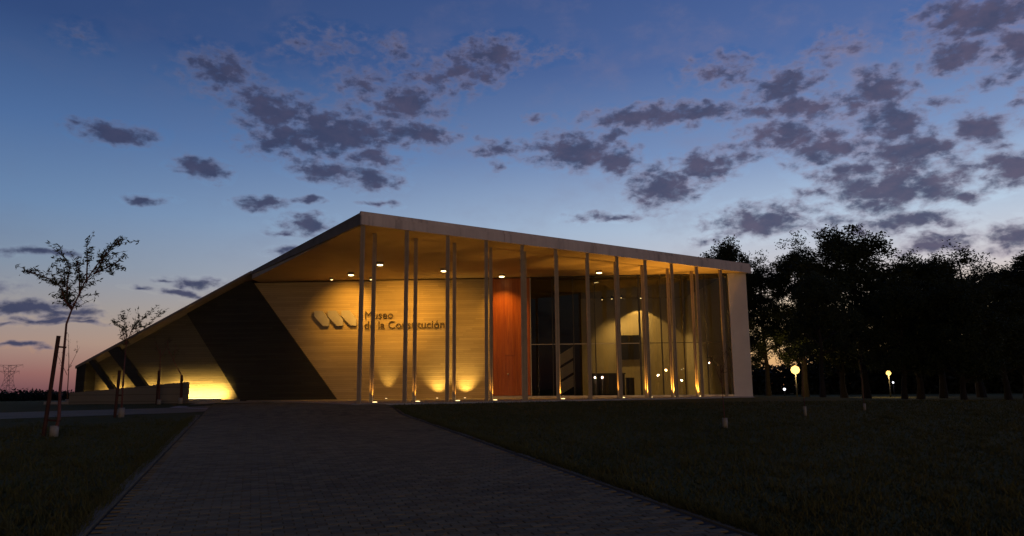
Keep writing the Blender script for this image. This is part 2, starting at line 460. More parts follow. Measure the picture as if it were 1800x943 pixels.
def paver_fn(gg, p):
    P = pos(gg)
    # which block of the running bond this point lies on
    q = gg.v('SUBTRACT', P, (-0.95, 7.05, 0.0))
    sd_ = gg.m('ADD', gg.v('DOT_PRODUCT', q, (-0.330, 0.944, 0.0)), 14.0)
    td_ = gg.m('ADD', gg.v('DOT_PRODUCT', q, (0.944, 0.330, 0.0)), 2.78)
    row = gg.m('FLOOR', gg.m('DIVIDE', sd_, 0.1))
    odd = gg.m('MULTIPLY', gg.m('MODULO', row, 2.0), 0.5)
    col_ = gg.m('FLOOR', gg.m('ADD', gg.m('SUBTRACT', gg.m('DIVIDE', td_, 0.2), odd), 0.5))
    cv = N(gg.t, 'ShaderNodeCombineXYZ'); gg.t.links.new(row, cv.inputs[0]); gg.t.links.new(col_, cv.inputs[1])
    wn = N(gg.t, 'ShaderNodeTexWhiteNoise', noise_dimensions='2D'); gg.t.links.new(cv.outputs[0], wn.inputs['Vector'])
    b = gg.noise(P, 60.0, 4.0, 0.7); d = gg.noise(P, 0.45, 6.0, 0.65)
    v = gg.m('ADD', gg.m('MULTIPLY', wn.outputs['Value'], 0.45), gg.m('ADD', gg.m('MULTIPLY', b, 0.2), gg.m('MULTIPLY', d, 0.7)))
    c = gg.mix(gg.mapr(v, 0.35, 1.0), (0.095, 0.073, 0.038), (0.225, 0.176, 0.094))
    c = gg.mix(gg.mapr(gg.noise(P, 1.3, 5.0, 0.7), 0.60, 0.72, 0.0, 0.6), c, (0.07, 0.055, 0.036))
    gg.t.links.new(c, p.inputs['Base Color'])
    p.inputs['Roughness'].default_value = 0.8
    p.inputs['Specular IOR Level'].default_value = 0.25
    bump(gg, p, b, 0.4, 0.006)
M['paver'] = material('concrete_pavers', paver_fn)
M['joint'] = plain('joint_sand', (0.045, 0.042, 0.038), 0.95, 0, 0.2, 8.0, 0.2)

def leaf_mat(name, c0, c1):
    def fn(gg, p):
        n = gg.noise(pos(gg), 1.7, 3.0)
        gg.t.links.new(gg.mix(gg.mapr(n, 0.3, 0.7), c0, c1), p.inputs['Base Color'])
        p.inputs['Roughness'].default_value = 0.7
        p.inputs['Specular IOR Level'].default_value = 0.2
    return material(name, fn)
M['leaf'] = leaf_mat('tree_foliage', (0.022, 0.032, 0.012), (0.045, 0.055, 0.022))
M['leaf2'] = leaf_mat('sapling_foliage', (0.040, 0.052, 0.030), (0.075, 0.085, 0.048))
M['farwood'] = leaf_mat('distant_woodland', (0.020, 0.026, 0.014), (0.034, 0.036, 0.022))

def water_fn(gg, p):
    p.inputs['Base Color'].default_value = (0.02, 0.03, 0.04, 1)
    p.inputs['Roughness'].default_value = 0.08
    bump(gg, p, gg.noise(pos(gg), 0.6, 4.0), 0.15, 0.1)
M['water'] = material('lagoon_water', water_fn)

# ------------------------------------------------------------------ terrain
E0 = Vector((-4.99, 24.27)); ED = Vector((1.345, 0.925)).normalized(); EN = Vector((ED.y, -ED.x))   # eaves line and its outward normal
def sstep(a, b, x):
    t = max(0.0, min(1.0, (x - a) / (b - a)))
    return t * t * (3 - 2 * t)
def ground_z(x, y):
    z = 0.04 * max(y, -12.0)
    k = 0.12
    z = -math.log(math.exp(-z / k) + math.exp(-1.12 / k)) * k          # level off near the museum
    d = (Vector((x, y)) - E0).dot(EN)
    s = (Vector((x, y)) - E0).dot(ED)
    near = sstep(3.2, 0.3, d) * sstep(-5.0, -1.0, s) * sstep(26.0, 18.0, s)
    z += (1.12 - z) * near
    z -= 0.45 * sstep(13.0, 24.0, x) * sstep(26.0, 38.0, y)           # lower under the trees
    z -= 4.4 * sstep(-24.0, -110.0, x) * sstep(20.0, 110.0, y)          # down to the lagoon
    z -= 4.4 * sstep(60.0, 160.0, y) * sstep(10.0, -60.0, x) * (1 - sstep(-24.0, -110.0, x) * sstep(20.0, 110.0, y))
    return z

def axis(fine0, fine1, step, far, grow=1.16):
    a = []
    x = fine0
    while x <= fine1: a.append(x); x += step
    s = step; x = fine1
    while x < far: s *= grow; x += s; a.append(x)
    s = step; x = fine0; b = []
    while x > -far: s *= grow; x -= s; b.append(x)
    return b[::-1] + a
xs = axis(-26, 26, 0.7, 1500); ys = axis(-4, 48, 0.7, 1500)
vv = [(x, y, ground_z(x, y) + 0.006 * math.sin(x * 2.3) * math.cos(y * 1.9)) for y in ys for x in xs]
nx = len(xs)
ff = [(j * nx + i, j * nx + i + 1, (j + 1) * nx + i + 1, (j + 1) * nx + i) for j in range(len(ys) - 1) for i in range(nx - 1)]
tag(mesh_obj('lawn', vv, ff, M['lawn'], smooth=True), kind='structure')

# lagoon beyond the lawn, far on the left
tag(mesh_obj('water', [(-420, 190, -3.0), (-60, 150, -3.0), (-40, 330, -3.0), (-420, 360, -3.0)], [(0, 1, 2, 3)], M['water']), kind='structure')

# ------------------------------------------------------------------ paved path to the entrance
PD = Vector((-0.330, 0.944)).normalized(); PT = Vector((PD.y, -PD.x))      # along, across (to the right)
P0 = Vector((-0.95, 7.05))
HALF = 2.80
def pth(s, t):
    q = P0 + PD * s + PT * t
    return q.x, q.y
S0, S1 = -14.0, 24.0
def end_s(t):
    return S1
rows = []
n_s = 76
for i in range(n_s + 1):
    s = S0 + (S1 - S0) * i / n_s
    for k in range(9):
        t = -HALF + 2 * HALF * k / 8
        x, y = pth(s, t)
        rows.append((x, y, ground_z(x, y) + 0.018))
path = mesh_obj('paved_path', rows, [(i * 9 + k, i * 9 + k + 1, (i + 1) * 9 + k + 1, (i + 1) * 9 + k) for i in range(n_s) for k in range(8)], M['joint'])
tag(path, kind='structure')
BL, BW, JT = 0.20, 0.10, 0.007
ncol = int(2 * HALF / BL)
rest = MB()
ch = 0.006
def paver_verts(jit):
    a, b = (BL - JT) / 2, (BW - JT) / 2
    v = [(-b, -a, -0.02), (b, -a, -0.02), (b, a, -0.02), (-b, a, -0.02)]
    v += [(-b, -a, 0.018), (b, -a, 0.018), (b, a, 0.018), (-b, a, 0.018)]
    v += [(-b + ch, -a + ch, 0.024), (b - ch, -a + ch, 0.024), (b - ch, a - ch, 0.024), (-b + ch, a - ch, 0.024)]
    f = [(0, 1, 5, 4), (1, 2, 6, 5), (2, 3, 7, 6), (3, 0, 4, 7), (4, 5, 9, 8), (5, 6, 10, 9), (6, 7, 11, 10), (7, 4, 8, 11), (8, 9, 10, 11)]
    return v, f
pvv, pvf = paver_verts(0)
pm = bpy.data.meshes.new('paver'); pm.from_pydata(pvv, [], pvf); pm.materials.append(M['paver'])
single = 0
r0 = int((-3.5 - S0) / BW)
for r in range(r0, int((S1 - S0) / BW) - 1):
    s = S0 + (r + 0.5) * BW
    off = (r % 2) * BL / 2
    for c in range(ncol + 1):
        t = -HALF + 0.02 + c * BL + off
        if t < -HALF + BL / 2 or t > HALF - BL / 2: continue
        x, y = pth(s, t)
        jz = random.uniform(-0.003, 0.003)
        # the ones that show largest: just inside the lower edge of the picture
        if single < 300 and 0.25 <= s and abs(x / max(y, 1)) < 0.68:
            o = bpy.data.objects.new('paver', pm)
            COL.objects.link(o); o.parent = path
            zx = (ground_z(x + 0.1, y) - ground_z(x - 0.1, y)) / 0.2; zy = (ground_z(x, y + 0.1) - ground_z(x, y - 0.1)) / 0.2
            nrm = Vector((-zx, -zy, 1)).normalized()
            ax = Vector((PD.x, PD.y, zx * PD.x + zy * PD.y)).normalized(); ay = nrm.cross(ax)
            mm = Matrix((ax, ay, nrm)).transposed().to_4x4(); mm.translation = (x, y, ground_z(x, y) + 0.012 + jz)
            o.matrix_local = mm
            single += 1
        else:
            vs = []
            ta, tb = random.uniform(-.02, .02), random.uniform(-.015, .015)
            for (a, b, z) in pvv:
                q = P0 + PD * (s + a) - PT * (-(t + b))
                vs.append((q.x, q.y, ground_z(q.x, q.y) + 0.012 + z + jz + a * ta + b * tb))
            rest.add(vs, pvf)
po = bpy.data.meshes.new('more_pavers'); po.from_pydata(rest.v, [], rest.f); po.materials.append(M['paver'])
po = bpy.data.objects.new('more_pavers', po); COL.objects.link(po); po.parent = path; po['kind'] = 'stuff'

# kerb stones along both edges
for side, wdt, hgt in ((-1, 0.14, 0.055), (1, 0.08, 0.03)):
    kb = empty('path_kerb'); tag(kb, kind='structure')
    s = -5.0
    while s < (17.0 if side < 0 else 15.6):
        a, b = s + 0.006, s + 0.994
        top, bot = [], []
        jz = random.uniform(-0.004, 0.004)
        for (q, t) in ((a, 0), (b, 0), (b, 1), (a, 1)):
            x, y = pth(q, side * (HALF + 0.01 + t * wdt))
            top.append((x, y, ground_z(x, y) + hgt + jz)); bot.append((x, y, ground_z(x, y) - 0.08))
        MB().prism(bot, top).build('kerb_stone', M['kerb'], kb)
        s += 1.0

# cross walkway leading off to the left
wv, wf = [], []
c0, c1 = Vector((-8.9, 27.0)), Vector((-46.0, 8.3))
wd = (c1 - c0).normalized(); wn = Vector((-wd.y, wd.x))
nn = 60
for i in range(nn + 1):
    q = c0 + (c1 - c0) * i / nn
    for t in (-1.9, -0.6, 0.6, 1.9):
        p = q + wn * t
        wv.append((p.x, p.y, ground_z(p.x, p.y) + 0.012))
tag(mesh_obj('walkway', wv, [(i * 4 + k, i * 4 + k + 1, i * 4 + 5 + k, i * 4 + 4 + k) for i in range(nn) for k in range(3)], M['walk']), kind='structure')

# ------------------------------------------------------------------ the museum
FZ, CZ = 1.17, 7.10                         # floor and ceiling levels
def wy(x, off=0.0):                         # plane of the recessed front wall
    return 36.41 - 0.0655 * x + off
def roofline(x):                            # sloping top edge of the raking wing
    return 7.54 + 0.531 * (x + 12.95)
museum = empty('museum_building', (0, 36.41, FZ))
tag(museum, 'low concrete museum with raking left wing, flat canopy and slender columns', 'building')
INV = Vector((0, -36.41, -FZ))
def mb(name, b, mat, parent=None, smooth=False):
    """part of the museum, given in world coordinates"""
    b.v = [tuple(Vector(p) + INV) for p in b.v]
    return b.build(name, mat, parent or museum, smooth)

# forecourt sheet in front of the sign wall
fc = [(-5.6, 24.6), (-9.5, 24.6), (-12.6, 27.5), (-13.8, 33.2), (-13.4, 36.9), (-8.0, 36.5)]
tag(mesh_obj('forecourt', [(x, y, ground_z(x, y) + 0.016) for x, y in fc], [list(range(6))], M['slab']), kind='structure')

# floor slab under the canopy and the hall
eo = 0.28
a = E0 - ED * 0.35 + EN * eo; b_ = E0 + ED * 18.6 + EN * eo
poly = [(a.x, a.y), (b_.x, b_.y), (11.3, 35.3), (11.3, 46.2), (-13.0, 46.2), (-13.0, 36.6)]
mb('floor_slab', MB().prism([(x, y, FZ - 0.3) for x, y in poly], [(x, y, FZ) for x, y in poly]), M['slab'])

# sign wall and its run behind the fins
def wall_slab(pts, off0, off1):
    return MB().prism([(x, wy(x, off0), z) for x, z in pts], [(x, wy(x, off1), z) for x, z in pts])
wl = [(-13.44, 0.6), (-0.98, 0.6), (-0.98, CZ - 0.06), (-13.44, CZ - 0.06)]
mb('sign_wall', wall_slab(wl, 0.0, 0.35), M['wall'])
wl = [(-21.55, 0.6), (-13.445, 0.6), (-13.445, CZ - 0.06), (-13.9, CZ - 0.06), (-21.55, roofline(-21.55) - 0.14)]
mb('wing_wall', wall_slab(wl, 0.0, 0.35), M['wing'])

# raking concrete fins standing in front of it
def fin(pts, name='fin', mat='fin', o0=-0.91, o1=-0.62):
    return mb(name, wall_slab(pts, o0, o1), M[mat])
def rl(x): return roofline(x) - 0.135
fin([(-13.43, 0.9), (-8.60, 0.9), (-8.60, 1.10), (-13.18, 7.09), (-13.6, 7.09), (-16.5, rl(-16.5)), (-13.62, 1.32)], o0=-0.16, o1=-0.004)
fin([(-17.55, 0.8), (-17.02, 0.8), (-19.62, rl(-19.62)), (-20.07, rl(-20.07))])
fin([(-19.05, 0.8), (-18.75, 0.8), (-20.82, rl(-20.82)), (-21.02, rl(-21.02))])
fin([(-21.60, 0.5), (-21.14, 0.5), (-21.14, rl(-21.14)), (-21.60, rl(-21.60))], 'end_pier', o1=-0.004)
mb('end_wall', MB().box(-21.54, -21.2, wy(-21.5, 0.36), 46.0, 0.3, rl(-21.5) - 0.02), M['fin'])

# raking roof slab over the wing
def slope_pts(x0, x1, y_off, dz0, dz1):
    return [(x0, wy(x0, y_off), roofline(x0) + dz0), (x1, wy(x1, y_off), roofline(x1) + dz0), (x1, wy(x1, y_off), roofline(x1) + dz1), (x0, wy(x0, y_off), roofline(x0) + dz1)]
f0 = slope_pts(-21.66, -12.97, -0.95, -0.13, 0.0)
f1 = [(x, 46.0, z) for x, y, z in f0]
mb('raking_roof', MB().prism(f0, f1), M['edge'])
mb('back_wall', MB().prism([(x, 45.62, z) for x, z in ((-21.2, 0.5), (11.3, 0.5), (11.3, 7.0), (-13.5, 7.0), (-21.2, 2.6))],
                           [(x, 45.9, z) for x, z in ((-21.2, 0.5), (11.3, 0.5), (11.3, 7.0), (-13.5, 7.0), (-21.2, 2.6))]), M['roof'])

# flat roof: soffit, slab, fascia panels in four lengths, coping
c_out = E0 - ED * 0.12 + EN * 0.14          # outer corner of the eaves
r_out = Vector((11.62, 0)); r_out.y = c_out.y + (r_out.x - c_out.x) * ED.y / ED.x
l_end = Vector((-12.98, wy(-12.98, -0.95)))
ld = (l_end - c_out).normalized(); ln = Vector((-ld.y, ld.x))           # left edge, its outward normal
if ln.x > 0: ln = -ln
soff = [(c_out.x + 0.02, c_out.y + 0.1), (r_out.x - 0.1, r_out.y + 0.04), (11.55, 46.0), (-12.96, 46.0), (l_end.x + 0.06, l_end.y + 0.02)]
mb('ceiling', MB().prism([(x, y, CZ) for x, y in soff], [(x, y, CZ + 0.03) for x, y in soff]), M['soffit'])
mb('roof_slab', MB().prism([(x, y, CZ + 0.033) for x, y in soff], [(x, y, 7.44) for x, y in soff]), M['roof'])
def band(p, q, nrm, z0, z1, o0, o1, name, mat, parent=None):
    pa, pb = p + nrm * o0, q + nrm * o0
    qa, qb = p + nrm * o1, q + nrm * o1
    return mb(name, MB().prism([(pa.x, pa.y, z0), (pb.x, pb.y, z0), (qb.x, qb.y, z0), (qa.x, qa.y, z0)],
                               [(pa.x, pa.y, z1), (pb.x, pb.y, z1), (qb.x, qb.y, z1), (qa.x, qa.y, z1)]), M[mat], parent)
L = (r_out - c_out).length
cuts = [0.0, 0.285, 0.51, 0.745, 1.0]
for k in range(4):
    p = c_out + ED * (L * cuts[k] + (0.008 if k else 0)); q = c_out + ED * (L * cuts[k + 1] - (0.008 if k < 3 else 0))
    f_ = band(p, q, EN, CZ - 0.035, 7.385, -0.10, 0.0, 'fascia_panel', 'fascia')
    band(p, q, EN, 7.40, 7.53, -0.16, -0.055, 'coping', 'fascia', f_)
for k in range(3):
    p = c_out + ld * ((l_end - c_out).length * k / 3 + 0.006); q = c_out + ld * ((l_end - c_out).length * (k + 1) / 3 - 0.006)
    if k == 0: p = c_out + ld * 0.104
    LL = (l_end - c_out).length
    za, zb = [CZ - 0.035 + 0.27 * (w_ - c_out).length / LL for w_ in (p, q)]      # the edge thins out towards the wing
    lo = [(w_ + ln * o_, z_) for w_, o_, z_ in ((p, -0.10, za), (q, -0.10, zb), (q, 0.0, zb), (p, 0.0, za))]
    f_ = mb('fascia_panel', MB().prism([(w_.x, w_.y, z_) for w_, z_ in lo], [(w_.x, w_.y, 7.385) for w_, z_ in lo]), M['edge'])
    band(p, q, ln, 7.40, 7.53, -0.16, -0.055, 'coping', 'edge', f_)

# white end wall on the right
mb('end_wall', MB().box(10.52, 11.40, wy(10.9, -0.02), 46.0, 0.6, CZ - 0.004), M['whitewall'])
mb('plinth', MB().box(10.50, 11.48, wy(10.9, -0.10), 46.1, 0.55, 1.14), M['slab'])

# columns: H-section steel, front row under the eaves and a second row behind
def column_mesh(h, w=0.125, d=0.125, t=0.03):
    b = MB().box(-w / 2, w / 2, -d / 2, -d / 2 + t, 0, h).box(-w / 2, w / 2, d / 2 - t, d / 2, 0, h).box(-0.02, 0.02, -d / 2 + t + 0.001, d / 2 - t - 0.001, 0, h)
    b.box(-w / 2 - 0.05, w / 2 + 0.05, -d / 2 - 0.05, d / 2 + 0.05, -0.04, 0.015)
    return b
proto = mb('column', column_mesh(CZ - FZ - 0.002), M['steel'])
cm = proto.data
for v in cm.vertices: v.co = Vector(v.co) - INV
fr_pos = [(-4.99 + 1.345 * k, 24.27 + 0.925 * k) for k in range(12)]
bk_pos = [(-4.86 + 1.344 * k, 25.73 + 0.926 * k) for k in range(11)]
for i, (x, y) in enumerate(fr_pos + bk_pos):
    o = proto if i == 0 else bpy.data.objects.new('column', cm)
    if i: COL.objects.link(o); o.parent = museum
    o.location = Vector((x, y, FZ + 0.001)) + INV
    o.rotation_euler = (0, 0, R(90))

# timber entrance: tall planks, door leaves, lock and sill
DX0, DX1 = -0.975, 0.87
leaf = mb('door', wall_slab([(DX0, FZ + 0.11), (DX1, FZ + 0.11), (DX1, CZ - 0.05), (DX0, CZ - 0.05)], 0.06, 0.16), M['wood'])
np_ = 9
for k in range(np_):
    x0 = DX0 + 0.02 + k * (DX1 - DX0 - 0.04) / np_; x1 = x0 + (DX1 - DX0 - 0.04) / np_ - 0.008
    dd = random.uniform(0.0, 0.006)
    cutz = 3.25
    if 3 <= k <= 5:
        mb('plank', wall_slab([(x0, FZ + 0.13), (x1, FZ + 0.13), (x1, cutz - 0.006), (x0, cutz - 0.006)], 0.034 + dd, 0.0598), M['wood'], leaf)
        mb('plank', wall_slab([(x0, cutz + 0.006), (x1, cutz + 0.006), (x1, CZ - 0.07), (x0, CZ - 0.07)], 0.02 + dd, 0.0598), M['wood'], leaf)
    else:
        mb('plank', wall_slab([(x0, FZ + 0.13), (x1, FZ + 0.13), (x1, CZ - 0.07), (x0, CZ - 0.07)], 0.02 + dd, 0.0598), M['wood'], leaf)
lk = MB(); lk.lathe([(0.045, 0.0), (0.045, 0.03), (0.03, 0.05), (0.012, 0.055)], seg=14)
lk.v = [(-0.24 + p[0], wy(-0.24, 0.03) - p[2], 2.32 + p[1]) for p in lk.v]
mb('lock', lk, M['alu'], leaf)
mb('sill', wall_slab([(DX0, FZ + 0.001), (DX1, FZ + 0.001), (DX1, FZ + 0.10), (DX0, FZ + 0.10)], -0.03, 0.16), M['alu'])

# curtain wall: ten mullions, transom, two rows of panes
GX = [0.89, 1.97, 2.99, 4.04, 5.11, 6.20, 7.24, 8.30, 9.38, 10.45]
cw = mb('curtain_wall', wall_slab([(GX[0] - 0.01, FZ + 0.002), (10.515, FZ + 0.002), (10.515, FZ + 0.09), (GX[0] - 0.01, FZ + 0.09)], -0.02, 0.12), M['alu'])
for i, x in enumerate(GX):
    thick = 0.075 if i in (5,) else 0.035
    mb('mullion', wall_slab([(x - thick / 2, FZ + 0.092), (x + thick / 2, FZ + 0.092), (x + thick / 2, CZ - 0.05), (x - thick / 2, CZ - 0.05)], 0.0, 0.13), M['mullion' if i else 'alu'], cw)
mb('head_rail', wall_slab([(GX[0], CZ - 0.048), (10.515, CZ - 0.048), (10.515, CZ - 0.003), (GX[0], CZ - 0.003)], 0.0, 0.13), M['mullion'], cw)
TZ = 3.75
for i in range(9):
    x0 = GX[i] + (0.04 if i == 5 else 0.02); x1 = GX[i + 1] - (0.04 if i == 4 else 0.02)
    mb('transom', wall_slab([(x0, TZ - 0.014), (x1, TZ - 0.014), (x1, TZ + 0.014), (x0, TZ + 0.014)], 0.02, 0.10), M['alu' if i < 5 else 'mullion'], cw)
    for z0, z1 in ((FZ + 0.095, TZ - 0.016), (TZ + 0.016, CZ - 0.052)):
        mb('pane', wall_slab([(x0, z0), (x1, z0), (x1, z1), (x0, z1)], 0.055, 0.065), M['glass'], cw)

# the hall inside
mb('hall_wall', MB().box(0.9, 10.5, 45.0, 45.3, FZ + 0.002, CZ - 0.004), M['plaster'])
mb('side_or_shade_panel', MB().box(0.60, 0.86, wy(0.8, 0.2), 45.0, FZ + 0.002, CZ - 0.004), M['charcoal'])
mb('side_or_shade_panel', MB().box(0.87, 3.9, 41.9, 42.1, FZ + 0.002, CZ - 0.004), M['charcoal'])  # added dark panel, stands in for the unlit left of the hall

mb('hall_ceiling', MB().box(0.9, 10.5, wy(5.0, 0.9), 44.99, 7.02, 7.07), M['hallceil'])  # extra panel under the ceiling, dark so the hall top looks unlit
# low outer wall and lit ledge in front of the wing
pw = MB().prism([(-19.6, 33.1, 0.55), (-14.42, 33.0, 0.8), (-14.42, 33.0, 2.03), (-19.6, 33.1, 1.60)],
                [(-19.6, 33.45, 0.55), (-14.42, 33.35, 0.8), (-14.42, 33.35, 2.03), (-19.6, 33.45, 1.60)])
lw = tag(pw.build('outer_wall', M['outer']), 'low grey concrete wall standing before the raking fins of the wing', 'low wall')
mb('ledge', MB().prism([(-21.0, 33.6, 0.6), (-13.7, 33.6, 0.6), (-13.5, 37.1, 0.6), (-21.0, 37.6, 0.6)],
                       [(-21.0, 33.6, 1.22), (-13.7, 33.6, 1.22), (-13.5, 37.1, 1.22), (-21.0, 37.6, 1.22)]), M['slab'])

# ------------------------------------------------------------------ emblem and lettering on the wall
SW = math.atan(-0.0655)
em = empty('wall_emblem', (-9.92, wy(-9.92) - 0.1, 4.79), SW)
tag(em, 'grey metal emblem of three slanted bars on the sign wall', 'emblem')
shape = [(0.0, 0.76), (0.40, 0.76), (0.77, 0.32), (0.77, 0.0), (0.47, 0.0), (0.0, 0.50)]
for k in range(3):
    dx = k * 0.695
    ps = [(dx + x, z) for x, z in shape]
    MB().prism([(x, -0.07, z) for x, z in ps], [(x, 0.07, z) for x, z in ps]).build('emblem_bar', M['signmetal'], em)
    for q in ((dx + 0.2, 0.55), (dx + 0.6, 0.2)):
        MB().tube([(q[0], 0.071, q[1]), (q[0], 0.118, q[1])], 0.015, 6).build('standoff', M['signmetal'], em)

def glyphs(text, size):
    """each letter as (character, mesh, x) in text order"""
    out, adv = [], 0.0
    for i, chh in enumerate(text):
        def width(s):
            cu = bpy.data.curves.new('t', 'FONT'); cu.body = s; cu.size = size
            ob = bpy.data.objects.new('t', cu); COL.objects.link(ob)
            bpy.context.view_layer.update()
            w = max(c[0] for c in ob.bound_box)
            bpy.data.objects.remove(ob); bpy.data.curves.remove(cu)
            return w
        if chh == ' ': continue
        cu = bpy.data.curves.new('t', 'FONT'); cu.body = chh; cu.size = size; cu.extrude = 0.02; cu.offset = 0.0
        cu.resolution_u = 3
        ob = bpy.data.objects.new('t', cu); COL.objects.link(ob)
        bpy.context.view_layer.update()
        own = max(c[0] for c in ob.bound_box)
        me = bpy.data.meshes.new_from_object(ob.evaluated_get(bpy.context.evaluated_depsgraph_get()))
        bpy.data.objects.remove(ob); bpy.data.curves.remove(cu)
        out.append((chh, me, width(text[:i + 1]) - own + 0.006))
    return out
sg = empty('wall_lettering', (-7.40, wy(-7.40) - 0.09, 4.62), SW)
tag(sg, 'dark metal letters reading Museo de la Constitución on the concrete wall', 'sign')
test = glyphs('de la Constitución', 0.47)
wid = test[-1][2] + max(v.co.x for v in test[-1][1].vertices)
sc_ = 4.05 / wid
for line, z in (('Museo', 0.50), ('de la Constitución', 0.0)):
    for chh, me, x in glyphs(line, 0.47 * sc_):
        me.materials.clear(); me.materials.append(M['letter'])
        o = bpy.data.objects.new('letter', me); COL.objects.link(o); o.parent = sg
        o.location = (x, 0, z); o.rotation_euler = (R(90), 0, 0)

# ------------------------------------------------------------------ furniture seen through the glass
dk = empty('reception_desk', (5.2, 41.0, FZ))
tag(dk, 'black reception desk inside the glazed hall', 'desk')
MB().box(-0.93, 0.88, -0.35, 0.35, 0.0, 1.18).build('body', M['black'], dk)
MB().box(-0.97, 0.92, -0.42, 0.40, 1.182, 1.24).build('counter_top', M['black'], dk)
MB().box(-0.90, 0.85, -0.36, -0.352, 0.06, 0.14).build('kick_strip', M['charcoal'], dk)
bx_ = empty('side_cabinet', (6.42, 41.1, FZ)); tag(bx_, 'small black cabinet beside the reception desk', 'cabinet')
MB().box(-0.2, 0.2, -0.25, 0.25, 0.0, 0.95).build('body', M['black'], bx_)
MB().box(-0.22, 0.22, -0.27, 0.27, 0.952, 0.99).build('top', M['charcoal'], bx_)
tv = empty('wall_screen', (7.1, 44.9, 3.3)); tag(tv, 'large dark screen on the lit hall wall', 'screen')
MB().box(-0.68, 0.66, -0.06, 0.06, 0.0, 1.46).build('panel', M['black'], tv)
MB().box(-0.66, 0.64, -0.064, -0.0605, 0.03, 1.43).build('display', M['black'], tv)
tt = empty('emblem_totem', (2.38, 38.0, FZ)); tag(tt, 'white zigzag totem of slanted plates behind the glass', 'totem')
for k in range(3):
    z0 = 0.12 + k * 0.72
    ps = [(0.0, z0), (0.68, z0 + 0.50), (0.68, z0 + 1.12), (0.0, z0 + 0.70)]
    ps = [(0.0, z0), (0.70, z0 + 0.42), (0.70, z0 + 1.0), (0.0, z0 + 0.58)]
    MB().prism([(x, -0.03 + 0.0005 * k, z) for x, z in ps], [(x, 0.03, z) for x, z in ps]).build('plate', M['white'], tt)
MB().box(0.0, 0.7, -0.15, 0.15, 0.002, 0.10).build('base', M['white'], tt)

# ------------------------------------------------------------------ lamps of the building
def light(kind, name, parent, loc, energy, color=WARM, rot=None, target=None, size=60, blend=0.4, radius=0.05, **kw):
    d = bpy.data.lights.new(name, kind)
    d.energy = energy; d.color = color
    if kind in ('SPOT', 'POINT'): d.shadow_soft_size = radius
    if kind == 'SPOT': d.spot_size = R(size); d.spot_blend = blend
    if kind == 'AREA':
        d.shape = 'RECTANGLE'; d.size = kw['sx']; d.size_y = kw['sy']; d.spread = R(kw.get('spread', 180))
    o = bpy.data.objects.new(name, d)
    COL.objects.link(o)
    o.parent = parent
    o.location = loc
    if target is not None:
        o.rotation_euler = (Vector(target)).to_track_quat('-Z', 'Y').to_euler()
    return o

def downlight(loc, label, energy, size=75, rad=0.13, mat='lamp', tilt=(0, 0, -1), accent=None):
    e = empty('ceiling_downlight', loc); tag(e, label, 'ceiling light', 'downlights in the canopy ceiling')
    MB().lathe([(rad + 0.03, -0.10), (rad + 0.03, 0.0)], seg=20).build('housing', M['alu'], e, True)
    MB().lathe([(rad * 0.3, -0.135), (rad * 0.85, -0.122), (rad, -0.101)], seg=16).build('lens', M[mat], e, True)
    light('SPOT', 'downlight_beam', e, (0, 0, -0.16), energy, WARM, target=tilt, size=size, blend=1.0, radius=0.04)
    if accent: light('SPOT', 'accent_beam', e, (0, 0, -0.16), accent[1], WARM, target=accent[0], size=accent[2], blend=1.0, radius=0.04)
    return e
toW = (0.0, 0.75, -1.0)
ZC = CZ - 0.002
downlight((-7.63, 34.62, ZC), 'bright ceiling lamp above the three bar emblem', 90, 115, tilt=toW, accent=((-0.65, 2.3, -1.4), 600, 72))
downlight((-5.76, 31.82, ZC), 'bright ceiling lamp just beside the first rear column', 260, 105, tilt=(0.05, 0.7, -1), accent=((-0.2, 5.0, -1.6), 1250, 52))
downlight((-3.15, 33.68, ZC), 'bright ceiling lamp above the end of the lettering', 300, 120, tilt=toW, accent=((-1.5, 3.0, -1.5), 480, 66))
downlight((-0.50, 35.50, ZC), 'bright ceiling lamp above the red timber door', 300, 110, tilt=(0, 0.18, -1))
downlight((4.12, 34.59, ZC), 'bright ceiling lamp in front of the glazed hall', 200, 80)
downlight((-8.88, 36.0, ZC), 'tiny dim ceiling lamp at the wall up from the emblem', 40, 60, 0.06, 'lamp_small')
downlight((-6.97, 36.1, ZC), 'tiny dim ceiling lamp at the wall over the lettering', 40, 60, 0.05, 'lamp_small')

ORD = ['first', 'second', 'third', 'fourth', 'fifth', 'sixth', 'seventh', 'eighth', 'ninth', 'tenth', 'eleventh']
def uplight(loc, label, energy, size, tilt, group, mat='uplamp', rad=0.09, col=WARM, blend=0.6):
    e = empty('ground_uplight', loc); tag(e, label, 'ground light', group)
    MB().lathe([(rad + 0.03, 0.0), (rad + 0.03, 0.02), (rad + 0.005, 0.028)], seg=18).build('rim', M['alu'], e, True)
    MB().lathe([(rad, 0.0285), (rad * 0.7, 0.042), (rad * 0.2, 0.048)], seg=14).build('lens', M[mat], e, True)
    light('SPOT', 'uplight_beam', e, (0, 0, 0.08), energy, col, target=tilt, size=size, blend=blend, radius=0.03)
power = {0: 55, 1: 60, 2: 35, 3: 80, 5: 150, 7: 240, 8: 480, 9: 600, 10: 650}
for k, p in power.items():
    x, y = bk_pos[k]
    uplight((x + 0.15, y - 0.15, FZ), 'lit ground lamp at the foot of the %s rear column' % ORD[k], p * 1.15, 66, (-0.10, 0.05, 1.0), 'ground lamps at the column feet')
